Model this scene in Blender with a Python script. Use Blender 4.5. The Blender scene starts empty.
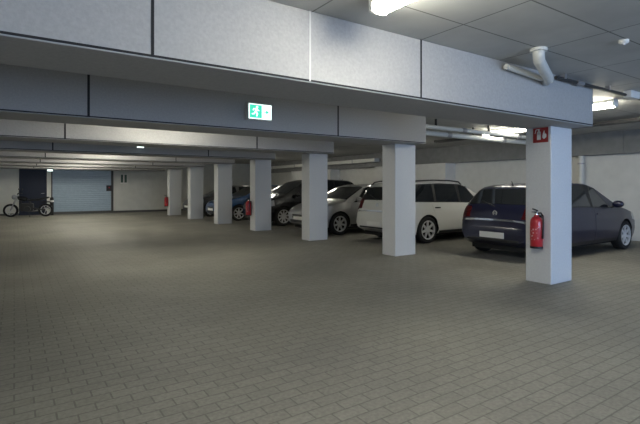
import bpy, bmesh, math, random
import numpy as np
from mathutils import Vector, Matrix

random.seed(4)
SC = bpy.context.scene
COL = SC.collection
PI = math.pi

# ------------------------------------------------------------------ camera
EYE = 1.36
cam_d = bpy.data.cameras.new('camera')
cam_d.sensor_fit = 'HORIZONTAL'
cam_d.sensor_width = 36.0
cam_d.lens = 36.0 * 452 / 640
cam_d.shift_y = -25.0 / 640
cam_d.clip_start = 0.05
cam_o = bpy.data.objects.new('camera', cam_d)
COL.objects.link(cam_o)
cam_o.location = (0, 0, EYE)
cam_o.rotation_euler = (PI / 2, 0, -math.radians(34.1))
SC.camera = cam_o

# ------------------------------------------------------------------ world, daylight, exposure
w = bpy.data.worlds.new('world')
SC.world = w
w.use_nodes = True
bg = w.node_tree.nodes['Background']
bg.inputs[0].default_value = (0.55, 0.68, 0.9, 1)
bg.inputs[1].default_value = 0.45


def area_light(name, loc, rot, sx, sy, power, color, parent=None):
    d = bpy.data.lights.new(name, 'AREA')
    d.shape = 'RECTANGLE'
    d.size, d.size_y = sx, sy
    d.energy = power
    d.color = color
    o = bpy.data.objects.new(name, d)
    o.location = loc
    o.rotation_euler = rot
    COL.objects.link(o)
    if parent:
        o.parent = parent
    return o


# daylight coming in through the garage entrance behind the camera
area_light('entrance_daylight', (5.2, -5.6, 1.35), (PI / 2, 0, 0), 8.4, 2.3, 225, (0.44, 0.64, 1.0))

SC.view_settings.view_transform = 'Standard'
SC.view_settings.look = 'None'
SC.view_settings.gamma = 1
SC.view_settings.exposure = 0.85
SC.view_settings.use_curve_mapping = False


# ------------------------------------------------------------------ materials
def nodes_of(name):
    m = bpy.data.materials.new(name)
    m.use_nodes = True
    nt = m.node_tree
    return m, nt, nt.nodes['Principled BSDF']


def mat(name, col, rough=0.5, metal=0.0, var=0.0, scale=8.0, bump=0.0, coat=0.0, spec=0.5):
    m, nt, b = nodes_of(name)
    b.inputs['Roughness'].default_value = rough
    b.inputs['Metallic'].default_value = metal
    b.inputs['Coat Weight'].default_value = coat
    b.inputs['Coat Roughness'].default_value = 0.08
    b.inputs['Specular IOR Level'].default_value = spec
    c = (*col, 1)
    g = nt.nodes.new('ShaderNodeNewGeometry')
    n = nt.nodes.new('ShaderNodeTexNoise')
    n.inputs['Scale'].default_value = scale
    n.inputs['Detail'].default_value = 6
    nt.links.new(g.outputs['Position'], n.inputs['Vector'])
    r = nt.nodes.new('ShaderNodeValToRGB')
    r.color_ramp.elements[0].position = 0.3
    r.color_ramp.elements[1].position = 0.7
    r.color_ramp.elements[0].color = (*[x * (1 - var) for x in col], 1)
    r.color_ramp.elements[1].color = (*[min(1, x * (1 + var)) for x in col], 1)
    nt.links.new(n.outputs['Fac'], r.inputs['Fac'])
    nt.links.new(r.outputs['Color'], b.inputs['Base Color'])
    if bump:
        bp = nt.nodes.new('ShaderNodeBump')
        bp.inputs['Strength'].default_value = bump
        bp.inputs['Distance'].default_value = 0.01
        nt.links.new(n.outputs['Fac'], bp.inputs['Height'])
        nt.links.new(bp.outputs['Normal'], b.inputs['Normal'])
    return m


def emit(name, col, strength):
    m, nt, b = nodes_of(name)
    b.inputs['Base Color'].default_value = (*col, 1)
    b.inputs['Emission Color'].default_value = (*col, 1)
    b.inputs['Emission Strength'].default_value = strength
    return m


def paving_material():
    m, nt, b = nodes_of('paving')
    L = nt.links.new
    g = nt.nodes.new('ShaderNodeNewGeometry')
    br = nt.nodes.new('ShaderNodeTexBrick')
    br.inputs['Scale'].default_value = 1.0
    br.inputs['Brick Width'].default_value = 0.21
    br.inputs['Row Height'].default_value = 0.105
    br.inputs['Mortar Size'].default_value = 0.006
    br.inputs['Mortar Smooth'].default_value = 0.3
    br.inputs['Color1'].default_value = (0.23, 0.222, 0.20, 1)
    br.inputs['Color2'].default_value = (0.255, 0.247, 0.222, 1)
    br.inputs['Mortar'].default_value = (0.16, 0.154, 0.138, 1)
    L(g.outputs['Position'], br.inputs['Vector'])
    n = nt.nodes.new('ShaderNodeTexNoise')
    n.inputs['Scale'].default_value = 0.55
    n.inputs['Detail'].default_value = 5
    L(g.outputs['Position'], n.inputs['Vector'])
    r = nt.nodes.new('ShaderNodeValToRGB')
    r.color_ramp.elements[0].color = (0.78, 0.78, 0.78, 1)
    r.color_ramp.elements[1].color = (1.15, 1.14, 1.08, 1)
    r.color_ramp.elements[0].position = 0.3
    r.color_ramp.elements[1].position = 0.7
    L(n.outputs['Fac'], r.inputs['Fac'])
    n2 = nt.nodes.new('ShaderNodeTexNoise')
    n2.inputs['Scale'].default_value = 38
    n2.inputs['Detail'].default_value = 4
    L(g.outputs['Position'], n2.inputs['Vector'])
    r2 = nt.nodes.new('ShaderNodeValToRGB')
    r2.color_ramp.elements[0].color = (0.60, 0.60, 0.60, 1)
    r2.color_ramp.elements[1].color = (1.32, 1.32, 1.32, 1)
    L(n2.outputs['Fac'], r2.inputs['Fac'])
    mx = nt.nodes.new('ShaderNodeMix')
    mx.data_type = 'RGBA'
    mx.blend_type = 'MULTIPLY'
    mx.inputs[0].default_value = 1
    L(br.outputs['Color'], mx.inputs[6])
    L(r.outputs['Color'], mx.inputs[7])
    mx2 = nt.nodes.new('ShaderNodeMix')
    mx2.data_type = 'RGBA'
    mx2.blend_type = 'MULTIPLY'
    mx2.inputs[0].default_value = 1
    L(mx.outputs[2], mx2.inputs[6])
    L(r2.outputs['Color'], mx2.inputs[7])
    L(mx2.outputs[2], b.inputs['Base Color'])
    b.inputs['Roughness'].default_value = 0.62
    b.inputs['Specular IOR Level'].default_value = 0.35
    bp = nt.nodes.new('ShaderNodeBump')
    bp.inputs['Strength'].default_value = 0.35
    bp.inputs['Distance'].default_value = 0.01
    bp.invert = True
    L(br.outputs['Fac'], bp.inputs['Height'])
    L(bp.outputs['Normal'], b.inputs['Normal'])
    return m


def ceiling_material():
    """Board-marked concrete: formwork joints every 1.27 m by 0.635 m, dotted with pin holes."""
    m, nt, b = nodes_of('board_marked_concrete')
    L = nt.links.new
    g = nt.nodes.new('ShaderNodeNewGeometry')
    mp = nt.nodes.new('ShaderNodeMapping')
    mp.inputs['Location'].default_value = (-0.76, -0.70, 0)
    L(g.outputs['Position'], mp.inputs['Vector'])
    br = nt.nodes.new('ShaderNodeTexBrick')
    br.offset = 0.0
    br.inputs['Scale'].default_value = 1
    br.inputs['Brick Width'].default_value = 1.27
    br.inputs['Row Height'].default_value = 0.635
    br.inputs['Mortar Size'].default_value = 0.008
    br.inputs['Color1'].default_value = (0.46, 0.46, 0.44, 1)
    br.inputs['Color2'].default_value = (0.50, 0.50, 0.475, 1)
    br.inputs['Mortar'].default_value = (0.19, 0.19, 0.18, 1)
    L(mp.outputs['Vector'], br.inputs['Vector'])
    n = nt.nodes.new('ShaderNodeTexNoise')
    n.inputs['Scale'].default_value = 3
    n.inputs['Detail'].default_value = 8
    L(g.outputs['Position'], n.inputs['Vector'])
    r = nt.nodes.new('ShaderNodeValToRGB')
    r.color_ramp.elements[0].color = (0.8, 0.8, 0.8, 1)
    r.color_ramp.elements[1].color = (1.15, 1.15, 1.15, 1)
    L(n.outputs['Fac'], r.inputs['Fac'])
    mx = nt.nodes.new('ShaderNodeMix')
    mx.data_type = 'RGBA'
    mx.blend_type = 'MULTIPLY'
    mx.inputs[0].default_value = 1
    L(br.outputs['Color'], mx.inputs[6])
    L(r.outputs['Color'], mx.inputs[7])
    L(mx.outputs[2], b.inputs['Base Color'])
    b.inputs['Roughness'].default_value = 0.85
    return m


M = {}
M['paving'] = paving_material()
M['slab'] = ceiling_material()
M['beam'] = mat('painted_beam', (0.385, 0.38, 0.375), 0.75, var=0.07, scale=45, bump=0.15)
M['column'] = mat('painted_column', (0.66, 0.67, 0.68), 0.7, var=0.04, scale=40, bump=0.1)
M['wall'] = mat('white_wall', (0.68, 0.68, 0.66), 0.8, var=0.05, scale=4)
M['greywall'] = mat('grey_wall', (0.33, 0.33, 0.31), 0.85, var=0.08, scale=4)
M['backwall'] = mat('pale_wall', (0.74, 0.74, 0.70), 0.8, var=0.05, scale=3)
M['upper'] = mat('grey_edge_beam', (0.24, 0.24, 0.235), 0.8, var=0.10, scale=5)
M['seam'] = mat('dark_seam', (0.02, 0.02, 0.022), 0.9)
M['pale_seam'] = mat('pale_seam', (0.62, 0.62, 0.6), 0.7)
M['navy_door'] = mat('navy_door', (0.012, 0.016, 0.035), 0.5)
M['blue_panel'] = mat('blue_grey_shutter', (0.34, 0.43, 0.51), 0.5, var=0.04)
M['frame'] = mat('dark_frame', (0.10, 0.10, 0.095), 0.6)
M['pipe'] = mat('pale_pipe', (0.66, 0.66, 0.62), 0.45)
M['steel'] = mat('galvanised_steel', (0.42, 0.42, 0.44), 0.4, 0.7, var=0.1)
M['dark_steel'] = mat('dark_steel', (0.05, 0.05, 0.05), 0.5, 0.3)
M['white_plastic'] = mat('white_plastic', (0.75, 0.75, 0.73), 0.4)
M['black_plastic'] = mat('black_plastic', (0.015, 0.015, 0.016), 0.5)
M['red_paint'] = mat('red_paint', (0.50, 0.02, 0.03), 0.28, coat=0.4)
M['sign_red'] = mat('sign_red', (0.30, 0.02, 0.02), 0.5)
M['notice_green'] = mat('notice_green', (0.10, 0.16, 0.13), 0.5)
M['sign_white'] = mat('sign_white', (0.85, 0.85, 0.82), 0.5)
M['green_lit'] = emit('lit_green', (0.05, 0.55, 0.36), 0.75)
M['white_lit'] = emit('lit_white', (0.80, 1.0, 0.93), 1.3)
M['tube'] = emit('lamp_tube', (1.0, 0.965, 0.83), 40.0)
M['weak_tube'] = emit('weak_lamp_tube', (1.0, 0.965, 0.83), 15.0)
M['rubber'] = mat('tyre_rubber', (0.012, 0.012, 0.013), 0.75)
M['alloy'] = mat('alloy', (0.72, 0.73, 0.75), 0.35, 0.35)
M['chrome'] = mat('chrome', (0.85, 0.86, 0.88), 0.12, 1.0)
M['glass'] = mat('car_glass', (0.010, 0.012, 0.014), 0.04, coat=0.6, spec=0.8)
M['clear_lens'] = mat('headlamp_lens', (0.55, 0.57, 0.6), 0.12, 0.3, coat=1)
M['red_lens'] = mat('tail_lens', (0.10, 0.006, 0.008), 0.15, coat=1)
M['well'] = mat('wheel_well', (0.008, 0.008, 0.008), 0.9)
M['plate'] = mat('plate_white', (0.78, 0.78, 0.76), 0.4)
M['navy'] = mat('navy_paint', (0.007, 0.008, 0.034), 0.32, 0.2, coat=0.6)
M['white_car'] = mat('white_paint', (0.70, 0.70, 0.67), 0.35, 0.0, coat=0.8)
M['silver'] = mat('silver_paint', (0.40, 0.40, 0.41), 0.3, 0.55, coat=0.9)
M['blackcar'] = mat('black_paint', (0.008, 0.008, 0.011), 0.25, 0.1, coat=0.7)
M['bluecar'] = mat('blue_paint', (0.03, 0.09, 0.24), 0.25, 0.2, coat=1)
M['greycar'] = mat('grey_paint', (0.05, 0.05, 0.055), 0.3, 0.4, coat=1)
M['leather'] = mat('seat_vinyl', (0.014, 0.014, 0.014), 0.5)


# ------------------------------------------------------------------ mesh helpers
def obj(name, bm, m, parent=None, smooth=False, angle=None):
    bmesh.ops.recalc_face_normals(bm, faces=bm.faces)
    me = bpy.data.meshes.new(name)
    bm.to_mesh(me)
    bm.free()
    for x in (m if isinstance(m, (list, tuple)) else [m]):
        me.materials.append(x)
    if smooth:
        me.polygons.foreach_set('use_smooth', [True] * len(me.polygons))
        if angle:
            me.set_sharp_from_angle(angle=math.radians(angle))
    o = bpy.data.objects.new(name, me)
    COL.objects.link(o)
    if parent:
        o.parent = parent
    return o


def tag(o, label, cat, group=None, kind=None):
    o['label'] = label
    o['category'] = cat
    if group:
        o['group'] = group
    if kind:
        o['kind'] = kind
    return o


def thing(name, loc, label, cat, group=None, rz=0.0):
    o = bpy.data.objects.new(name, None)
    o.empty_display_size = 0.2
    COL.objects.link(o)
    o.location = loc
    o.rotation_euler = (0, 0, rz)
    return tag(o, label, cat, group)


def dup(root, loc, label=None, rz=None):
    r = root.copy()
    COL.objects.link(r)
    r.location = loc
    if rz is not None:
        r.rotation_euler = (0, 0, rz)
    if label:
        r['label'] = label
    for ch in list(root.children):
        c = ch.copy()
        COL.objects.link(c)
        c.parent = r
        for g in list(ch.children):
            d = g.copy()
            COL.objects.link(d)
            d.parent = c
    return r


def add_box(bm, x0, x1, y0, y1, z0, z1, bevel=0.0, mi=0):
    r = bmesh.ops.create_cube(bm, size=1)
    vs = r['verts']
    bmesh.ops.scale(bm, vec=(x1 - x0, y1 - y0, z1 - z0), verts=vs)
    bmesh.ops.translate(bm, vec=((x0 + x1) / 2, (y0 + y1) / 2, (z0 + z1) / 2), verts=vs)
    fs = {f for v in vs for f in v.link_faces}
    for f in fs:
        f.material_index = mi
    if bevel:
        es = list({e for v in vs for e in v.link_edges})
        r = bmesh.ops.bevel(bm, geom=es, offset=bevel, segments=2, affect='EDGES', profile=0.5)
        for f in r['faces']:
            f.material_index = mi
    return bm


def box(x0, x1, y0, y1, z0, z1, bevel=0.0):
    return add_box(bmesh.new(), x0, x1, y0, y1, z0, z1, bevel)


def add_tube(bm, pts, r, seg=12, cap=True):
    """A round tube along a list of points; r is a number or a list."""
    pts = [Vector(p) for p in pts]
    n = len(pts)
    rs = r if isinstance(r, (list, tuple)) else [r] * n
    rings = []
    up = None
    for i, p in enumerate(pts):
        t = (pts[min(i + 1, n - 1)] - pts[max(i - 1, 0)]).normalized()
        if up is None:
            a = Vector((0, 0, 1)) if abs(t.z) < 0.9 else Vector((1, 0, 0))
            up = t.cross(a).normalized()
        up = (up - t * up.dot(t)).normalized()
        v = t.cross(up)
        rings.append([bm.verts.new(p + (up * math.cos(k * 2 * PI / seg) + v * math.sin(k * 2 * PI / seg)) * rs[i]) for k in range(seg)])
    for i in range(n - 1):
        for k in range(seg):
            bm.faces.new((rings[i][k], rings[i][(k + 1) % seg], rings[i + 1][(k + 1) % seg], rings[i + 1][k]))
    if cap:
        bm.faces.new(rings[0][::-1])
        bm.faces.new(rings[-1])
    return bm


def tube(pts, r, seg=12):
    return add_tube(bmesh.new(), pts, r, seg)


def add_lathe(bm, prof, axis='z', seg=28, at=(0, 0, 0)):
    """Turn a closed list of (radius, height) about an axis."""
    rings = []
    for k in range(seg):
        a = 2 * PI * k / seg
        c, s = math.cos(a), math.sin(a)
        ring = []
        for r, h in prof:
            if axis == 'z':
                p = (r * c, r * s, h)
            elif axis == 'y':
                p = (r * c, h, r * s)
            else:
                p = (h, r * c, r * s)
            ring.append(bm.verts.new((p[0] + at[0], p[1] + at[1], p[2] + at[2])))
        rings.append(ring)
    n = len(prof)
    for k in range(seg):
        a, b = rings[k], rings[(k + 1) % seg]
        for i in range(n):
            j = (i + 1) % n
            try:
                bm.faces.new((a[i], a[j], b[j], b[i]))
            except ValueError:
                pass
    bmesh.ops.remove_doubles(bm, verts=bm.verts, dist=1e-6)
    return bm


def lathe(prof, axis='z', seg=28, at=(0, 0, 0)):
    return add_lathe(bmesh.new(), prof, axis, seg, at)


def add_prism(bm, pts, axis, a0, a1):
    """Extrude a 2-D outline along an axis ('x': pts are (y,z), 'y': pts are (x,z), 'z': pts are (x,y))."""
    def P(p, a):
        return {'x': (a, p[0], p[1]), 'y': (p[0], a, p[1]), 'z': (p[0], p[1], a)}[axis]
    A = [bm.verts.new(P(p, a0)) for p in pts]
    B = [bm.verts.new(P(p, a1)) for p in pts]
    n = len(pts)
    bm.faces.new(A)
    bm.faces.new(B[::-1])
    for i in range(n):
        bm.faces.new((A[i], B[i], B[(i + 1) % n], A[(i + 1) % n]))
    return bm


# ------------------------------------------------------------------ the setting
X0, XR, YF, YB = -3.2, 13.0, -5.0, 26.0
ZB, ZC = 2.21, 2.80           # underside of the beams, underside of the slab


def struct(name, bm, m, label, cat, **k):
    return tag(obj(name, bm, m, **k), label, cat, kind='structure')


struct('floor', box(X0 - .2, XR + .2, YF - .2, YB + .2, -0.2, 0), M['paving'], 'grey block paved garage floor', 'floor')
struct('ceiling', box(X0 - .2, XR + .2, YF - .2, YB + .2, ZC, ZC + .25), M['slab'], 'grey concrete slab ceiling with board joints', 'ceiling')
struct('wall_left', box(X0 - .2, X0, YF - .2, YB + .2, 0, ZC), M['backwall'], 'pale side wall left of the aisle', 'wall')
struct('wall_right', box(XR, XR + .2, YF - .2, YB + .2, 0, ZC), M['wall'], 'white wall the parked cars face', 'wall')
bm = bmesh.new()
add_box(bm, X0, 1.0, YF - .2, YF, 0, ZC)
add_box(bm, 9.4, XR, YF - .2, YF, 0, ZC)
add_box(bm, 1.0, 9.4, YF - .2, YF, 2.5, ZC)
struct('wall_front', bm, M['backwall'], 'wall with the vehicle entrance behind the viewer', 'wall')
# back wall with two openings
bm = bmesh.new()
add_box(bm, X0, 0.20, YB, YB + .2, 0, ZC)
add_box(bm, 0.20, 1.34, YB, YB + .2, 2.38, ZC)
add_box(bm, 1.34, 1.52, YB, YB + .2, 0, ZC)
add_box(bm, 1.52, 4.34, YB, YB + .2, 2.45, ZC)
add_box(bm, 4.34, XR, YB, YB + .2, 0, ZC)
struct('wall_back', bm, M['backwall'], 'pale end wall of the garage', 'wall')

d1 = struct('door_1', box(0.22, 1.32, YB + .03, YB + .1, 0, 2.36), M['navy_door'], 'dark navy door in the far end wall', 'door')
obj('door_handle', tube([(1.24, YB - .02, 1.05), (1.10, YB - .02, 1.05)], 0.012), M['steel'], d1)
bm = bmesh.new()
add_box(bm, 0.20, 0.25, YB - .015, YB + .1, 0, 2.38)
add_box(bm, 1.29, 1.34, YB - .015, YB + .1, 0, 2.38)
add_box(bm, 0.20, 1.34, YB - .015, YB + .1, 2.33, 2.38)
obj('door_frame', bm, M['navy_door'], d1)

# wide shutter: horizontal laths
bm = bmesh.new()
for i in range(24):
    add_box(bm, 1.54, 4.30, YB + .03, YB + .07, 0.1 + i * .098, 0.1 + i * .098 + .094, 0.012)
d2 = struct('door_2', bm, M['blue_panel'], 'wide blue grey shutter in the far end wall', 'shutter')
bm = bmesh.new()
add_box(bm, 1.52, 1.58, YB - .02, YB + .1, 0, 2.45)
add_box(bm, 4.26, 4.36, YB - .04, YB + .1, 0, 2.45)
obj('door_frame', bm, M['frame'], d2)
obj('bottom_rail', box(1.58, 4.26, YB + .01, YB + .09, 0.0, 0.12), M['frame'], d2)

bm = bmesh.new()
add_box(bm, X0, 0.20, YB - .02, YB, 0, .10)
add_box(bm, 4.36, XR, YB - .02, YB, 0, .10)
struct('baseboard_back', bm, M['frame'], 'dark skirting strip along the far end wall', 'skirting')

# dark downstand along the right wall, over the white part
bm = bmesh.new()
y = YF
while y < YB - 0.1:
    y2 = min(y + 2.54, YB)
    add_box(bm, 12.78, XR, y + .012, y2 - .012, 2.21, ZC, 0.006)
    add_box(bm, 12.80, XR, y2 - .012, y2 + .012, 2.215, ZC)
    y = y2
struct('trim_1', bm, M['upper'], 'grey concrete band along the top of the right wall', 'beam')

# white wall blocks standing out from the right wall
for i, (a, b_) in enumerate(((10.6, 14.3), (17.5, 21.2))):
    struct('wall_right', box(12.45, 12.99, a, b_, 0, 2.2, 0.01), M['wall'],
           ('white wall projection behind the white estate car', 'white wall projection behind the black people carrier')[i], 'wall')
# beams across the aisle
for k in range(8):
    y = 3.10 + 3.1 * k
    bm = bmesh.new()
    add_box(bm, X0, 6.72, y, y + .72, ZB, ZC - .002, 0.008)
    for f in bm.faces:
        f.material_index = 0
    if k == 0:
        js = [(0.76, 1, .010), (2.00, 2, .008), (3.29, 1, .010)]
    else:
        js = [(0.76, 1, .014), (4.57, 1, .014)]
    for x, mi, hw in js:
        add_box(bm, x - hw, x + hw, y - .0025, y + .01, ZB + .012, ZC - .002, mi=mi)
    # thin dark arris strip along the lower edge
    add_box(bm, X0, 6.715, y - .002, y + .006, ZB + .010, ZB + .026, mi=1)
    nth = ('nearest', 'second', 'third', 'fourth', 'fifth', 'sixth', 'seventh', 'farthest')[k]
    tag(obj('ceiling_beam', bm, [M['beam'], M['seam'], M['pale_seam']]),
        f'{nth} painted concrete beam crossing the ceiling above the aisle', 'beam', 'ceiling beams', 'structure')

# ------------------------------------------------------------------ columns
CX0, CX1 = 6.18, 6.74
col_labels = [
    'nearest white square column carrying a red sign and extinguisher',
    'white column in front of the white estate car',
    'white column in front of the silver car',
    'white column with red extinguisher left of the black car',
    'white column left of the blue car, fifth from the nearest',
    'sixth white column from the nearest, left of the grey car',
    'farthest white column, nearest the end wall',
]
for k in range(7):
    y = 3.40 + 3.1 * k
    bm = box(CX0, CX1, y, y + .38, 0.0, ZB, 0.012)
    add_box(bm, CX0 + .004, CX1 - .004, y + .004, y + .376, 0.0, 0.012)
    tag(obj('column', bm, M['column']), col_labels[k], 'column', 'row of columns', 'structure')


# ------------------------------------------------------------------ lamps
def make_lamp(loc, label, tube_mat):
    t = thing('fluorescent_lamp', loc, label, 'lamp', 'ceiling strip lamps')
    bm = bmesh.new()
    add_prism(bm, [(-.085, 0), (.085, 0), (.075, -.05), (-.075, -.05)], 'y', -.64, .64)
    obj('housing', bm, M['white_plastic'], t)
    bm = bmesh.new()
    add_prism(bm, [(-.055, -.051), (.055, -.051), (.072, -.075), (.065, -.11), (.03, -.13), (-.03, -.13), (-.065, -.11), (-.072, -.075)], 'y', -.61, .61)
    obj('diffuser', bm, tube_mat, t)
    obj('end_cap', box(-.078, .078, -.645, -.61, -.12, -.002, .004), M['white_plastic'], t)
    obj('end_cap', box(-.078, .078, .61, .645, -.12, -.002, .004), M['white_plastic'], t)
    return t


l0 = make_lamp((2.30, 1.98, ZC), 'bright strip lamp above the front of the nearest beam', M['tube'])
for (x, y, lab) in (
        (2.36, 8.25, 'strip lamp on the ceiling between the second and third beams'),
        (2.36, 14.45, 'strip lamp on the ceiling between the fourth and fifth beams'),
        (2.36, 17.55, 'strip lamp on the ceiling between the fifth and sixth beams'),
        (2.36, 20.7, 'added strip lamp on the ceiling between the sixth and seventh beams'),  # this lamp and the next are unseen, added to light the far end
        (2.36, 23.7, 'added strip lamp on the ceiling just before the farthest beam'),
        (8.15, 4.05, 'strip lamp above the navy hatchback, right of the nearest beam'),
        ):
    dup(l0, (x, y, ZC), lab)
# dimmed tubes over the parked cars; the copies are unseen lamps added for light
l1 = make_lamp((9.95, 6.6, ZC), 'strip lamp behind the pale pipes, left of the nearest column', M['weak_tube'])
for (x, y, lab) in (
        (9.9, 10.3, 'added strip lamp above the silver car, behind the second column'),
        (9.9, 15.2, 'added strip lamp above the black people carrier, behind the third column'),
        (9.9, 19.8, 'added strip lamp above the far cars, behind the fourth column'),
        ):
    dup(l1, (x, y, ZC), lab)
dup(l0, (-1.6, -1.5, ZC), 'added strip lamp behind the viewer to the left')  # unseen lamp added to brighten the room from behind the camera

# ------------------------------------------------------------------ pipes, cable tray, detector
p1 = tag(obj('conduit', tube([(5.62, 3.03, 2.735), (9.95, 3.03, 2.735)], .022), M['dark_steel']),
         'thin dark conduit running along the top of the nearest beam to the right', 'pipe')
for x in (5.8, 7.0, 9.0):
    obj('clip', box(x - .02, x + .02, 3.0, 3.06, 2.735, ZC - .001), M['steel'], p1)
obj('junction_box', box(7.55, 7.85, 2.95, 3.06, 2.69, ZC - .001, .01), M['white_plastic'], p1)
obj('coupling', lathe([(.0, -.08), (.035, -.08), (.035, .08), (.0, .08)], 'x', 14, (6.2, 3.03, 2.735)), M['steel'], p1)

pts = [(4.52, 2.62, ZC - .012), (4.52, 2.62, ZC - .05), (4.62, 2.67, ZC - .10), (5.25, 2.93, ZC - .13), (5.38, 2.99, ZC - .13), (5.46, 3.07, ZC - .13)]
p2 = tag(obj('drain_pipe', tube(pts, .058, 14), M['pipe'], smooth=True),
         'short pale drain pipe slanting from the ceiling into the nearest beam', 'pipe')
obj('collar', lathe([(.0, 0), (.085, 0), (.085, -.03), (.0, -.03)], 'z', 16, (4.52, 2.62, ZC - .002)), M['pipe'], p2)
obj('branch_pipe', tube([(4.58, 3.035, 2.715), (5.30, 3.035, 2.675)], .032, 12), M['pipe'], p2, True, 40)

for (y, z, r, lab) in ((6.55, 2.62, .045, 'upper pale pipe crossing the ceiling behind the second beam'),
                       (6.98, 2.56, .06, 'lower thicker pale pipe crossing the ceiling toward the right wall')):
    p = tag(obj('ceiling_pipe', tube([(6.75, y, z), (12.76, y, z)], r, 14), M['pipe'], smooth=True, angle=40), lab, 'pipe', 'pipes under the ceiling')
    for x in (7.4, 9.2, 11.0):
        obj('hanger', box(x - .015, x + .015, y - .02, y + .02, z + r - .01, ZC), M['dark_steel'], p)
    for x in (8.3, 10.4):
        obj('coupling', lathe([(.0, -.06), (r + .015, -.06), (r + .015, .06), (.0, .06)], 'x', 14, (x, y, z)), M['steel'], p)

tr = tag(obj('cable_tray', box(10.3, 10.55, YF + .01, 9.2, ZC - .12, ZC - .06, .004), M['dark_steel']),
         'dark cable tray running under the ceiling toward the right edge', 'cable tray')
for y in (0, 2.5, 5.0, 7.5):
    obj('hanger', box(10.40, 10.44, y, y + .03, ZC - .07, ZC), M['steel'], tr)

dp = tag(obj('downpipe', tube([(12.88, 6.25, 0), (12.88, 6.25, 2.21)], .075, 14), M['pipe'], smooth=True, angle=40),
         'pale vertical downpipe on the right wall beside the nearest column', 'pipe')
for z in (.5, 1.3, 2.0):
    obj('bracket', lathe([(.0, -.02), (.088, -.02), (.088, .02), (.0, .02)], 'z', 14, (12.88, 6.25, z)), M['steel'], dp)

du = tag(obj('air_duct', box(12.50, 12.779, 14.4, 25.9, 2.42, 2.57, .008), M['pipe']),
         'long pale air duct high along the right wall behind the far cars', 'duct')
for y in (15.9, 18.4, 20.9, 23.4):
    obj('flange', box(12.485, 12.779, y - .025, y + .025, 2.405, 2.585, .004), M['steel'], du)

sd = tag(obj('smoke_detector', lathe([(0, -.001), (.045, -.001), (.045, -.025), (.03, -.04), (0, -.04)], 'z', 24, (4.95, 2.0, ZC)), M['white_plastic'], smooth=True, angle=40),
         'small white smoke detector on the ceiling at upper right', 'smoke detector')
obj('sensor_ring', lathe([(0, -.04), (.018, -.04), (.016, -.05), (0, -.05)], 'z', 12, (4.95, 2.0, ZC)), M['steel'], sd)


# ------------------------------------------------------------------ signs
def exit_sign(loc, label):
    t = thing('exit_sign', loc, label, 'exit sign')
    obj('housing', box(-.20, .20, -.05, .05, -.005, .245, .01), M['white_plastic'], t)
    obj('lit_panel', box(-.185, .185, -.054, -.049, .012, .228), M['white_lit'], t)
    bm = box(-.175, .025, -.0575, -.0535, .022, .218)
    g = obj('green_pictogram', bm, M['green_lit'], t)
    # running figure, doorway and arrow in white
    bm = bmesh.new()
    Y0, Y1 = -.060, -.0570
    add_lathe(bm, [(0, Y0), (.017, Y0), (.017, Y1), (0, Y1)], 'y', 14, (-.055, 0, .185))
    add_prism(bm, [(-.075, .168), (-.05, .165), (-.06, .115), (-.09, .12)], 'y', Y0, Y1)
    add_prism(bm, [(-.085, .12), (-.065, .118), (-.04, .085), (-.055, .045), (-.07, .047), (-.06, .083)], 'y', Y0, Y1)
    add_prism(bm, [(-.09, .122), (-.075, .115), (-.098, .075), (-.14, .07), (-.14, .085), (-.108, .09)], 'y', Y0, Y1)
    add_prism(bm, [(-.058, .160), (-.05, .152), (-.02, .135), (-.022, .125), (-.055, .137)], 'y', Y0, Y1)
    add_prism(bm, [(-.075, .163), (-.078, .148), (-.105, .150), (-.118, .128), (-.128, .133), (-.112, .164)], 'y', Y0, Y1)
    obj('running_figure', bm, M['white_lit'], g)
    bm = bmesh.new()
    add_prism(bm, [(.055, .112), (.095, .112), (.095, .085), (.145, .12), (.095, .155), (.095, .128), (.055, .128)], 'y', -.0575, -.0535)
    obj('arrow', bm, M['green_lit'], t)
    return t


exit_sign((3.05, 6.15, 2.365), 'green and white lit exit sign on the second beam')
em = tag(obj('emergency_lamp', box(2.62, 2.82, 12.335, 12.398, 2.37, 2.50, .015), M['white_plastic']),
         'small white emergency lamp on the far fourth beam', 'lamp')
obj('diffuser', box(2.635, 2.805, 12.325, 12.336, 2.38, 2.47, .003), M['white_lit'], em)

# fire extinguisher sign on the nearest column, facing the aisle
xs = CX0 - .001
fs = tag(obj('extinguisher_sign', box(xs - .006, xs, 3.44, 3.66, 1.99, 2.20), M['sign_red']),
         'square red fire extinguisher sign at the top of the nearest column', 'sign')
bm = bmesh.new()
xa, xb = xs - .008, xs - .0055
add_box(bm, xa, xb, 3.545, 3.60, 2.03, 2.125, .0)
add_lathe(bm, [(0, xa), (.0275, xa), (.0275, xb), (0, xb)], 'x', 16, (0, 3.5725, 2.125))
add_box(bm, xa, xb, 3.563, 3.582, 2.145, 2.172)
add_prism(bm, [(3.61, 2.168), (3.56, 2.175), (3.56, 2.182), (3.61, 2.178)], 'x', xa, xb)
add_prism(bm, [(3.61, 2.17), (3.625, 2.12), (3.632, 2.12), (3.62, 2.178)], 'x', xa, xb)
obj('extinguisher_pictogram', bm, M['sign_white'], fs)
bm = bmesh.new()
add_prism(bm, [(3.49, 2.04), (3.465, 2.06), (3.462, 2.09), (3.475, 2.12), (3.478, 2.10), (3.488, 2.11), (3.492, 2.16), (3.508, 2.13), (3.518, 2.095), (3.522, 2.065), (3.51, 2.04)], 'x', xa, xb)
obj('flame_pictogram', bm, M['sign_white'], fs)


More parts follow.
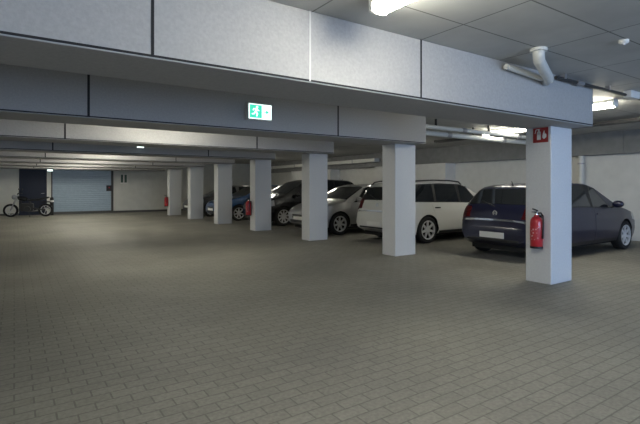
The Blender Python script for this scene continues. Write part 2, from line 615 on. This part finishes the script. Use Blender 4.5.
# ------------------------------------------------------------------ fire extinguishers
def extinguisher(loc, label):
    """Stands off a face whose outward normal is -x."""
    t = thing('fire_extinguisher', loc, label, 'fire extinguisher', 'extinguishers on the columns')
    R = .082
    prof = [(0, 0), (R - .006, 0), (R, .012), (R, .36), (R * .93, .40), (R * .7, .43), (.032, .447), (.026, .47), (0, .47)]
    obj('cylinder', lathe(prof, 'z', 28), M['red_paint'], t, True, 40)
    obj('base_ring', lathe([(R + .002, 0), (R + .003, .03), (R - .01, .03), (R - .01, 0)], 'z', 28), M['black_plastic'], t)
    bm = bmesh.new()
    for k in range(9):
        pass
    seg = []
    for k in range(11):
        a = PI + (k - 5) * .19
        seg.append((math.cos(a), math.sin(a)))
    vo = [[bm.verts.new((c * (R + .0015), s * (R + .0015), z)) for c, s in seg] for z in (.12, .30)]
    vi = [[bm.verts.new((c * (R - .003), s * (R - .003), z)) for c, s in seg] for z in (.12, .30)]
    for k in range(10):
        bm.faces.new((vo[0][k], vo[0][k + 1], vo[1][k + 1], vo[1][k]))
        bm.faces.new((vi[0][k], vi[0][k + 1], vi[1][k + 1], vi[1][k]))
        for j in (0, 1):
            bm.faces.new((vo[j][k], vo[j][k + 1], vi[j][k + 1], vi[j][k]))
    lb = obj('instruction_label', bm, mat_label, t)
    obj('valve', lathe([(0, .46), (.022, .46), (.022, .50), (.015, .515), (0, .515)], 'z', 14), M['chrome'], t, True, 40)
    bm = bmesh.new()
    add_prism(bm, [(.02, .50), (-.10, .505), (-.105, .517), (.02, .515)], 'y', -.012, .012)
    add_prism(bm, [(.02, .52), (-.09, .548), (-.092, .560), (.02, .535)], 'y', -.012, .012)
    obj('lever', bm, M['black_plastic'], t)
    obj('hose', tube([(0, -.02, .49), (0, -.06, .50), (-.01, -.10, .46), (-.01, -.105, .36), (-.01, -.10, .2), (-.01, -.095, .14)], .011, 8), M['black_plastic'], t, True)
    bm = bmesh.new()
    add_box(bm, .06, .0895, -.03, .03, .02, .46)
    obj('wall_bracket', bm, M['black_plastic'], t)
    return t


mat_label, nt_, b_ = nodes_of('label_print')
wv = nt_.nodes.new('ShaderNodeTexVoronoi')
wv.inputs['Scale'].default_value = 26
gp = nt_.nodes.new('ShaderNodeNewGeometry')
nt_.links.new(gp.outputs['Position'], wv.inputs['Vector'])
rp = nt_.nodes.new('ShaderNodeValToRGB')
rp.color_ramp.elements[0].color = (0.7, 0.45, 0.45, 1)
rp.color_ramp.elements[1].color = (0.45, 0.03, 0.04, 1)
rp.color_ramp.elements[0].position = 0.18
rp.color_ramp.elements[1].position = 0.38
nt_.links.new(wv.outputs['Distance'], rp.inputs['Fac'])
nt_.links.new(rp.outputs['Color'], b_.inputs['Base Color'])

ex = extinguisher((CX0 - .09, 3.56, .50), 'red fire extinguisher on the nearest column')
dup(ex, (CX0 - .09, 13.0, .46), 'red fire extinguisher on the column left of the black car')
dup(ex, (CX0 - .09, 22.25, .42), 'distant fire extinguisher on the farthest column')


# ------------------------------------------------------------------ cars
def smooth_curve(keys, n, L, passes):
    u = np.linspace(0, L, n)
    v = np.interp(u, [k[0] for k in keys], [k[1] for k in keys])
    for _ in range(passes):
        v[1:-1] = .25 * v[:-2] + .5 * v[1:-1] + .25 * v[2:]
    return lambda x: float(np.interp(x, u, v))


class Car:
    def __init__(s, L, W, top, belt, plan, zlow=.20, tum=.36):
        s.L, s.hw, s.tum, s.zlow = L, W / 2, tum, zlow
        s.top = smooth_curve(top, 180, L, 6)
        s.belt = smooth_curve(belt, 180, L, 4)
        s.plan = smooth_curve(plan, 180, L, 6)

    def section(s, u):
        W = s.hw * s.plan(u)
        top = s.top(u)
        zb = s.zlow + max(0, .12 * (1 - u / .3)) + max(0, .14 * (1 - (s.L - u) / .35))
        zs = min(s.belt(u), top - .05)
        h = zs - zb
        ze = max(top - .05, zs + .004)
        P = [(0, zb), (.80 * W, zb), (.93 * W, zb + .025), (.975 * W, zb + .12),
             (W, zb + .42 * h), (.995 * W, zb + .72 * h), (.955 * W, zs)]
        y0 = .935 * W
        for f in (.004 / max(ze - zs, .004) * .5, .5, 1.0):
            z = zs + (ze - zs) * f
            P.append((y0 - s.tum * (z - zs), z))
        y9 = P[-1][0]
        P += [(y9 - .05, top - .018), (.62 * y9, top - .005), (0, top)]
        return P

    def P(s, u, t):
        """t in 0..12 on the right half (-y), 12..24 mirrored to the left half."""
        sg = -1
        if t > 12:
            t, sg = 24 - t, 1
        c = s.section(u)
        i = min(int(t), 11)
        f = t - i
        y = c[i][0] * (1 - f) + c[i + 1][0] * f
        z = c[i][1] * (1 - f) + c[i + 1][1] * f
        return Vector((s.L / 2 - u, sg * y, z))

    def body(s, wheels, R):
        bm = bmesh.new()
        us = sorted(set([0, .012, .03, .06] + list(np.linspace(.1, s.L - .1, 64)) + [s.L - .06, s.L - .03, s.L - .012, s.L]))
        ts = []
        for i in range(12):
            ts += [i, i + .5] if i in (2, 3, 4, 5, 10, 11) else [i]
        ts = ts + [12] + [24 - t for t in reversed(ts)]
        ts = ts[:-1]
        rings = [[bm.verts.new(s.P(u, t)) for t in ts] for u in us]
        n = len(ts)
        for a, b in zip(rings, rings[1:]):
            for k in range(n):
                bm.faces.new((a[k], a[(k + 1) % n], b[(k + 1) % n], b[k]))
        bm.faces.new(rings[0])
        bm.faces.new(rings[-1][::-1])
        bmesh.ops.recalc_face_normals(bm, faces=bm.faces)
        return bm

    def panel(s, u0, u1, t0, t1, off, nu=14, nt=8, slant=(0, 0), thick=.012, bm=None):
        """A thin curved plate lying on the body surface. slant shifts the u ends at t1."""
        bm = bm or bmesh.new()
        O, I = [], []
        for j in range(nt + 1):
            v = j / nt
            t = t0 + (t1 - t0) * v
            ra, rb = [], []
            for i in range(nu + 1):
                f = i / nu
                a = u0 + slant[0] * v
                b = u1 + slant[1] * v
                u = a + (b - a) * f
                e = 1e-3
                p = s.P(u, t)
                du = s.P(min(u + .012, s.L), t) - s.P(max(u - .012, 0), t)
                dt = s.P(u, min(t + .06, t1 if t1 <= 12 and False else t + .06)) - s.P(u, t - .06)
                n = du.cross(dt)
                n = n.normalized() if n.length > 1e-9 else Vector((0, 0, 1))
                c = Vector((p.x * .4, 0, .55))
                if n.dot(p - c) < 0:
                    n = -n
                ra.append(bm.verts.new(p + n * off))
                rb.append(bm.verts.new(p + n * (off - thick)))
            O.append(ra)
            I.append(rb)
        for j in range(nt):
            for i in range(nu):
                bm.faces.new((O[j][i], O[j][i + 1], O[j + 1][i + 1], O[j + 1][i]))
                bm.faces.new((I[j][i], I[j + 1][i], I[j + 1][i + 1], I[j][i + 1]))
        for i in range(nu):
            bm.faces.new((O[0][i], I[0][i], I[0][i + 1], O[0][i + 1]))
            bm.faces.new((O[nt][i], O[nt][i + 1], I[nt][i + 1], I[nt][i]))
        for j in range(nt):
            bm.faces.new((O[j][0], O[j + 1][0], I[j + 1][0], I[j][0]))
            bm.faces.new((O[j][nu], I[j][nu], I[j + 1][nu], O[j + 1][nu]))
        return bm


def cut_body(bm, wheels, R, hw, paint):
    o = obj('body', bm, [paint, M['well']])
    cb = bmesh.new()
    for x in wheels:
        for sg in (-1, 1):
            r = bmesh.ops.create_cone(cb, cap_ends=True, segments=36, radius1=R + .045, radius2=R + .045, depth=.42,
                                      matrix=Matrix.Translation((x, sg * (hw - .03), R)) @ Matrix.Rotation(PI / 2, 4, 'X'))
    for f in cb.faces:
        f.material_index = 1
    c = obj('cutter', cb, [paint, M['well']])
    md = o.modifiers.new('arches', 'BOOLEAN')
    md.operation = 'DIFFERENCE'
    md.solver = 'EXACT'
    md.object = c
    dg = bpy.context.evaluated_depsgraph_get()
    me = bpy.data.meshes.new_from_object(o.evaluated_get(dg))
    o.modifiers.clear()
    old = o.data
    o.data = me
    bpy.data.meshes.remove(old)
    bpy.data.objects.remove(c)
    me.polygons.foreach_set('use_smooth', [True] * len(me.polygons))
    me.set_sharp_from_angle(angle=math.radians(38))
    return o


_wheel = {}


def wheel_mesh(R, spokes):
    key = (R, spokes)
    if key in _wheel:
        return _wheel[key]
    w = .205
    rr = R * .70
    t = obj('wheel', lathe([(rr, -w / 2 + .01), (R - .03, -w / 2), (R - .008, -w / 2 + .02), (R, -w / 2 + .05), (R, w / 2 - .05),
                            (R - .008, w / 2 - .02), (R - .03, w / 2), (rr, w / 2 - .01)], 'y', 36), M['rubber'], None, True, 40)
    bm = bmesh.new()
    yo = w / 2
    add_lathe(bm, [(rr + .002, -yo + .02), (rr + .004, -yo - .002), (rr - .022, -yo + .006), (rr - .022, -yo + .05)], 'y', 36)
    add_lathe(bm, [(0, -yo + .02), (.055, -yo + .02), (.065, -yo + .03), (.06, -yo + .07), (0, -yo + .07)], 'y', 18)
    for k in range(spokes):
        a = 2 * PI * k / spokes + PI / 2
        c, s_ = math.cos(a), math.sin(a)
        q = []
        for (r, hw, y) in ((.05, .030, -yo + .022), (rr - .015, .024, -yo + .012)):
            for sg in (-1, 1):
                for dy in (0, .025):
                    q.append(bm.verts.new((r * c - sg * hw * s_, y + dy, r * s_ + sg * hw * c)))
        for f in ((0, 1, 3, 2), (4, 6, 7, 5), (0, 4, 5, 1), (2, 3, 7, 6), (0, 2, 6, 4), (1, 5, 7, 3)):
            bm.faces.new([q[i] for i in f])
    rim = obj('rim', bm, M['alloy'], t)
    bm = lathe([(0, -yo + .075), (rr - .01, -yo + .075), (rr - .01, yo - .02), (0, yo - .02)], 'y', 30)
    disc = obj('brake_disc', bm, M['well'], t)
    _wheel[key] = (t, rim, disc)
    return _wheel[key]


_used = set()


def put_wheel(parent, R, spokes, x, y, flip):
    t, rim, disc = wheel_mesh(R, spokes)
    if (R, spokes) not in _used:
        _used.add((R, spokes))
        a = t
    else:
        a = t.copy()
        COL.objects.link(a)
        for q in (rim, disc):
            b = q.copy()
            COL.objects.link(b)
            b.parent = a
    a.parent = parent
    a.location = (x, y, R)
    a.rotation_euler = (0, 0, PI if flip else 0)


def make_car(loc, rz, label, cat, paint, kind, k=1.0):
    group = 'parked cars'
    t = thing('car', loc, label, cat, group, rz)
    if kind == 'hatch':
        L, W, R, fa, wb = 4.25, 1.75, .315, .86, 2.61
        top = [(0, .62), (.05, .70), (.15, .76), (.5, .87), (1.0, .965), (1.08, .99), (1.85, 1.38), (2.15, 1.445), (2.7, 1.455), (3.3, 1.425),
               (3.68, 1.37), (4.03, 1.03), (4.10, .98), (4.18, .78), (4.22, .68), (4.25, .60)]
        ws = (1.10, 1.86)
        rw = (3.70, 4.02)
        sides = [(1.42, 2.18, .50, -.06), (2.26, 3.02, .04, -.08), (3.10, 3.62, -.04, -.16)]
        dlo = (1.36, 3.68, .50, -.16)
        belt = [(0, .62), (.4, .80), (1.0, .90), (2.5, .95), (4.0, .98), (4.25, .7)]
        tum = .36
    elif kind == 'estate':
        L, W, R, fa, wb = 4.58, 1.78, .325, .90, 2.72
        top = [(0, .64), (.05, .72), (.15, .78), (.5, .88), (1.1, .98), (1.2, 1.0), (2.0, 1.42), (2.3, 1.485), (3.0, 1.505), (3.9, 1.475),
               (4.16, 1.43), (4.40, 1.06), (4.45, .98), (4.52, .80), (4.55, .70), (4.58, .60)]
        ws = (1.22, 2.0)
        rw = (4.17, 4.40)
        sides = [(1.56, 2.36, .52, -.04), (2.44, 3.28, .02, -.05), (3.36, 4.10, -.03, -.18)]
        dlo = (1.50, 4.16, .52, -.18)
        belt = [(0, .64), (.4, .82), (1.1, .92), (2.5, .96), (4.3, 1.0), (4.58, .7)]
        tum = .33
    else:  # tall people carrier
        L, W, R, fa, wb = 4.55, 1.82, .335, .88, 2.72
        top = [(0, .70), (.05, .80), (.15, .86), (.4, .95), (.9, 1.08), (1.0, 1.12), (1.85, 1.56), (2.2, 1.64), (2.9, 1.66), (3.9, 1.62),
               (4.15, 1.55), (4.40, 1.12), (4.45, 1.02), (4.50, .84), (4.53, .72), (4.55, .62)]
        ws = (1.02, 1.86)
        rw = (4.17, 4.40)
        sides = [(1.40, 2.22, .50, -.04), (2.30, 3.14, .02, -.05), (3.22, 4.08, -.03, -.16)]
        dlo = (1.34, 4.14, .50, -.16)
        belt = [(0, .70), (.4, .88), (1.0, .98), (2.5, 1.02), (4.3, 1.06), (4.55, .7)]
        tum = .33
    if k != 1.0:
        L, fa, wb = L * k, fa * k, wb * k
        top = [(a * k, b) for a, b in top]
        belt = [(a * k, b) for a, b in belt]
        ws = tuple(a * k for a in ws)
        rw = tuple(a * k for a in rw)
        sides = [tuple(a * k for a in q) for q in sides]
        dlo = tuple(a * k for a in dlo)
    plan = [(0, .66), (.04, .74), (.12, .83), (.3, .92), (.6, .975), (1.0, 1.0), (L - 1.0, 1.0), (L - .5, .975), (L - .25, .93), (L - .1, .88), (L - .03, .83), (L, .78)]
    c = Car(L, W, top, belt, plan, tum=tum)
    wx = (L / 2 - fa, L / 2 - fa - wb)
    body = cut_body(c.body(wx, R), wx, R, W / 2, paint)
    body.parent = t
    gl, pl = M['glass'], M['black_plastic']
    obj('windscreen', c.panel(ws[0] + .04, ws[1] - .02, 9.55, 14.45, .004, 12, 24, thick=.02), gl, t, True, 40)
    obj('rear_window', c.panel(rw[0] + .03, rw[1] + .01, 9.15, 14.85, .004, 8, 24, thick=.02), gl, t, True, 40)
    for mir in (0, 1):
        def T(a):
            return 24 - a if mir else a
        obj('window_surround', c.panel(dlo[0], dlo[1], T(7.02), T(9.0), .002, 24, 6, (dlo[2], dlo[3])), pl, t, True, 40)
        for (a, b, sa, sb) in sides:
            obj('side_window', c.panel(a, b, T(7.10), T(8.93), .005, 10, 6, (sa, sb), .01), gl, t, True, 40)
        mid = fa + wb * .51
        for (a, b, sl) in ((fa + R + .10, mid - .01, (0, 0)), (mid + .01, fa + wb - R - .09, (0, R * .9))):
            d = obj('door', c.panel(a, b, T(2.7), T(6.0), .004, 10, 14, sl), paint, t, True, 40)
            p = c.P(b - .15 + sl[1] * .8, T(5.45))
            sg = 1 if p.y > 0 else -1
            ya, yb = sorted((p.y - sg * .02, p.y + sg * .025))
            obj('door_handle', box(p.x - .09, p.x + .09, ya, yb, p.z - .014, p.z + .014, .006), pl if kind == 'estate' else paint, d)
        obj('sill_trim', c.panel(fa + R + .08, fa + wb - R - .08, T(2.0), T(2.75), .004, 10, 3), pl, t, True, 40)
        # lamps
        obj('headlamp', c.panel(.05, .52, T(5.05), T(6.6), .005, 10, 6, (.10, .0)), M['clear_lens'], t, True, 40)
        obj('tail_lamp', c.panel(L - .30, L - .075, T(5.4), T(10.45), .006, 10, 14, (.12, 0)), M['red_lens'], t, True, 40)
        # mirrors
        p = c.P(ws[0] + .36, T(6))
        sg = 1 if p.y > 0 else -1
        bm = bmesh.new()
        bmesh.ops.create_uvsphere(bm, u_segments=14, v_segments=10, radius=1, matrix=Matrix.Translation((p.x, p.y + sg * .12, p.z + .09)) @ Matrix.Diagonal((.07, .115, .075, 1)))
        mm = obj('wing_mirror', bm, paint if kind != 'estate' else pl, t, True)
        obj('mirror_arm', tube([(p.x, p.y - sg * .03, p.z + .01), (p.x, p.y + sg * .08, p.z + .06)], .022, 8), pl, mm)
        if kind == 'estate':
            rail = [c.P(u, T(9.5)) + Vector((0, 0, dz)) for u, dz in ((2.15, .0), (2.25, .055), (2.6, .065), (3.2, .065), (3.8, .065), (4.0, .055), (4.1, .0))]
            obj('roof_rail', tube(rail, .018, 8), pl, t, True)
    xf, xr = L / 2, -L / 2
    # front: grille, intake, plate
    gz = c.top(0) - .10
    obj('grille', box(xf - .02, xf + .012, -.34, .34, gz - .06, gz + .05, .01), pl, t)
    obj('grille_bar', box(xf + .006, xf + .018, -.34, .34, gz - .012, gz + .004, .003), M['chrome'], t)
    obj('lower_intake', box(xf - .02, xf + .010, -.46, .46, .33, .41, .008), pl, t)
    obj('number_plate', box(xf + .004, xf + .022, -.26, .26, .415, .525 if gz - .06 > .53 else .50, .003), M['plate'], t)
    # rear: bumper strip, chrome strip, plate, badge
    obj('number_plate', box(xr - .022, xr - .004, -.26, .26, .40, .51, .003), M['plate'], t)
    obj('bumper_trim', box(xr - .014, xr + .03, -.55, .55, .345, .385, .008), pl, t)
    uc = L - .055
    obj('chrome_strip', c.panel(uc - .007, uc + .007, 9.6, 14.4, .010, 2, 24), M['chrome'], t)
    ub = L - .11
    pb = c.P(ub, 12)
    bm = bmesh.new()
    add_lathe(bm, [(.034, -.006), (.048, -.006), (.048, .008), (.034, .008)], 'x', 20, (pb.x - .010, 0, pb.z))
    add_box(bm, pb.x - .018, pb.x + .004, -.05, .05, pb.z - .006, pb.z + .006)
    obj('badge', bm, M['chrome'], t)
    bmw = tube([c.P(L - .12, 12) + Vector((-.02, .0, .10)), c.P(L - .16, 12) + Vector((-.03, .30, .13))], .009, 6)
    obj('rear_wiper', bmw, pl, t)
    # roof aerial
    pr = c.P(rw[0] - .12, 12)
    obj('aerial', tube([pr - Vector((0, 0, .01)), pr + Vector((-.05, 0, .09))], [.02, .006], 8), pl, t)
    # underside keeps the gap dark
    obj('underbody', box(xr + .25, xf - .25, -W * .36, W * .36, .15, c.zlow + .06), M['well'], t)
    for x in wx:
        for sg in (-1, 1):
            put_wheel(t, R, 9 if kind == 'carrier' else 7, x, sg * (W / 2 - .115), sg > 0)
    return t


# local +x is the car's nose; rz 0 points it at the right wall, PI at the aisle
make_car((7.50 + 2.21, 5.27, 0), 0, 'navy blue hatchback behind the nearest column, tail to the aisle', 'car', M['navy'], 'hatch', 1.04)
make_car((7.30 + 2.29, 8.42, 0), 0, 'white estate car with black roof rails', 'car', M['white_car'], 'estate')
make_car((6.80 + 2.125, 11.15, 0), PI, 'silver hatchback parked nose out left of the white estate', 'car', M['silver'], 'hatch')
make_car((6.92 + 2.275, 14.65, 0), PI, 'black people carrier parked nose out with bright alloy wheels', 'car', M['blackcar'], 'carrier')
make_car((6.60 + 2.125, 17.65, 0), PI, 'bright blue hatchback showing between the fourth and fifth columns', 'car', M['bluecar'], 'hatch')
make_car((6.60 + 2.125, 20.75, 0), PI, 'dark grey hatchback farthest along the row', 'car', M['greycar'], 'hatch')

# ------------------------------------------------------------------ the far end: motorcycle, wall lamp, box, bollard
mc = thing('motorcycle', (0.55, 24.6, 0), 'black motorcycle parked before the dark navy door', 'motorcycle', None, math.radians(170))
for x in (-.68, .68):
    wz = .30
    wl = obj('wheel', lathe([(.21, -.05), (.28, -.055), (.30, -.02), (.30, .02), (.28, .055), (.21, .05)], 'y', 26, (x, 0, wz)), M['rubber'], mc, True, 40)
    bm = lathe([(.19, -.03), (.215, -.03), (.215, .03), (.19, .03)], 'y', 26, (x, 0, wz))
    add_lathe(bm, [(0, -.05), (.04, -.05), (.04, .05), (0, .05)], 'y', 14, (x, 0, wz))
    for k in range(5):
        a = 2 * PI * k / 5
        add_tube(bm, [(x + .03 * math.cos(a), 0, wz + .03 * math.sin(a)), (x + .2 * math.cos(a), 0, wz + .2 * math.sin(a))], .013, 6)
    obj('rim', bm, M['alloy'], wl)
bm = bmesh.new()
for sg in (-1, 1):
    add_tube(bm, [(.68, sg * .09, .30), (.42, sg * .09, .98)], .026, 10)
obj('fork', bm, M['steel'], mc)
obj('handlebar', tube([(.30, -.40, 1.06), (.36, -.28, 1.08), (.42, -.08, 1.02), (.42, .08, 1.02), (.36, .28, 1.08), (.30, .40, 1.06)], .016, 8), M['black_plastic'], mc, True)
bm = bmesh.new()
bmesh.ops.create_uvsphere(bm, u_segments=16, v_segments=10, radius=1, matrix=Matrix.Translation((.56, 0, .90)) @ Matrix.Diagonal((.09, .11, .11, 1)))
obj('headlight', bm, M['clear_lens'], mc, True)
bm = bmesh.new()
add_prism(bm, [(.40, .95), (.44, .80), (.10, .70), (-.02, .80), (.10, .93)], 'y', -.15, .15)
bmesh.ops.bevel(bm, geom=list(bm.edges), offset=.05, segments=3, affect='EDGES')
obj('fuel_tank', bm, M['blackcar'], mc, True, 50)
bm = bmesh.new()
add_prism(bm, [(.06, .80), (.0, .72), (-.45, .73), (-.85, .86), (-.82, .92), (-.40, .83), (-.05, .80)], 'y', -.13, .13)
bmesh.ops.bevel(bm, geom=list(bm.edges), offset=.025, segments=2, affect='EDGES')
obj('seat', bm, M['leather'], mc, True, 50)
bm = bmesh.new()
add_box(bm, -.20, .30, -.17, .17, .26, .62, .05)
add_lathe(bm, [(0, -.24), (.12, -.24), (.13, -.2), (.13, .2), (.12, .24), (0, .24)], 'y', 20, (.02, 0, .36))
obj('engine', bm, M['dark_steel'], mc)
bm = bmesh.new()
for sg in (-1, 1):
    add_tube(bm, [(-.68, sg * .1, .30), (-.12, sg * .12, .40), (-.05, sg * .12, .70)], .028, 8)
add_tube(bm, [(.42, 0, .96), (.3, 0, .76), (.28, 0, .45)], .03, 8)
obj('chassis', bm, M['dark_steel'], mc)
obj('exhaust', tube([(.2, -.19, .30), (-.15, -.19, .25), (-.40, -.2, .30), (-.92, -.2, .42)], [.03, .03, .055, .06], 12), M['chrome'], mc, True, 50)
bm = bmesh.new()
add_prism(bm, [(-.98, .62), (-.80, .70), (-.55, .70), (-.45, .62), (-.55, .64), (-.80, .64)], 'y', -.075, .075)
obj('mudguard', bm, M['blackcar'], mc)
bm = bmesh.new()
for sg in (-1, 1):
    add_tube(bm, [(.33, sg * .30, 1.07), (.30, sg * .36, 1.24)], .008, 6)
    bmesh.ops.create_uvsphere(bm, u_segments=10, v_segments=8, radius=1, matrix=Matrix.Translation((.30, sg * .38, 1.26)) @ Matrix.Diagonal((.03, .075, .045, 1)))
obj('mirror', bm, M['black_plastic'], mc, True)
obj('side_stand', tube([(.0, .14, .30), (-.1, .28, .0)], .013, 6), M['dark_steel'], mc)

wl = tag(obj('wall_lamp', box(1.34, 1.60, YB - .12, YB, 2.13, 2.30, .02), M['white_plastic']),
         'small white lamp on the end wall right of the dark door', 'lamp')
obj('diffuser', box(1.36, 1.58, YB - .135, YB - .119, 2.14, 2.24, .003), M['white_lit'], wl)
bo = tag(obj('bollard', lathe([(0, 0), (.08, 0), (.08, .80), (.06, .86), (0, .88)], 'z', 18, (1.52, 25.4, 0)), M['black_plastic'], smooth=True, angle=40),
         'short dark post between the navy door and the blue shutter', 'post')
obj('band', lathe([(.078, .64), (.084, .64), (.084, .72), (.078, .72)], 'z', 18, (1.52, 25.4, 0)), M['sign_white'], bo)
sb = tag(obj('switch_box', box(4.03, 4.30, YB - .05, YB + .03, 1.15, 1.45, .01), M['dark_steel']),
         'dark control box on the right edge of the blue shutter', 'control box')
obj('push_button', lathe([(0, YB - .065), (.03, YB - .065), (.03, YB - .048), (0, YB - .048)], 'y', 12, (4.16, 0, 1.33)), M['red_paint'], sb)

nb = tag(obj('notice_board', box(4.70, 5.06, YB - .02, YB, 1.52, 2.06, .004), M['sign_white']),
         'small pale notice on the end wall right of the blue shutter', 'notice')
obj('notice_panel', box(4.73, 4.85, YB - .026, YB - .019, 1.60, 2.02), M['notice_green'], nb)
obj('notice_panel', box(4.91, 5.03, YB - .026, YB - .019, 1.60, 2.02), M['notice_green'], nb)
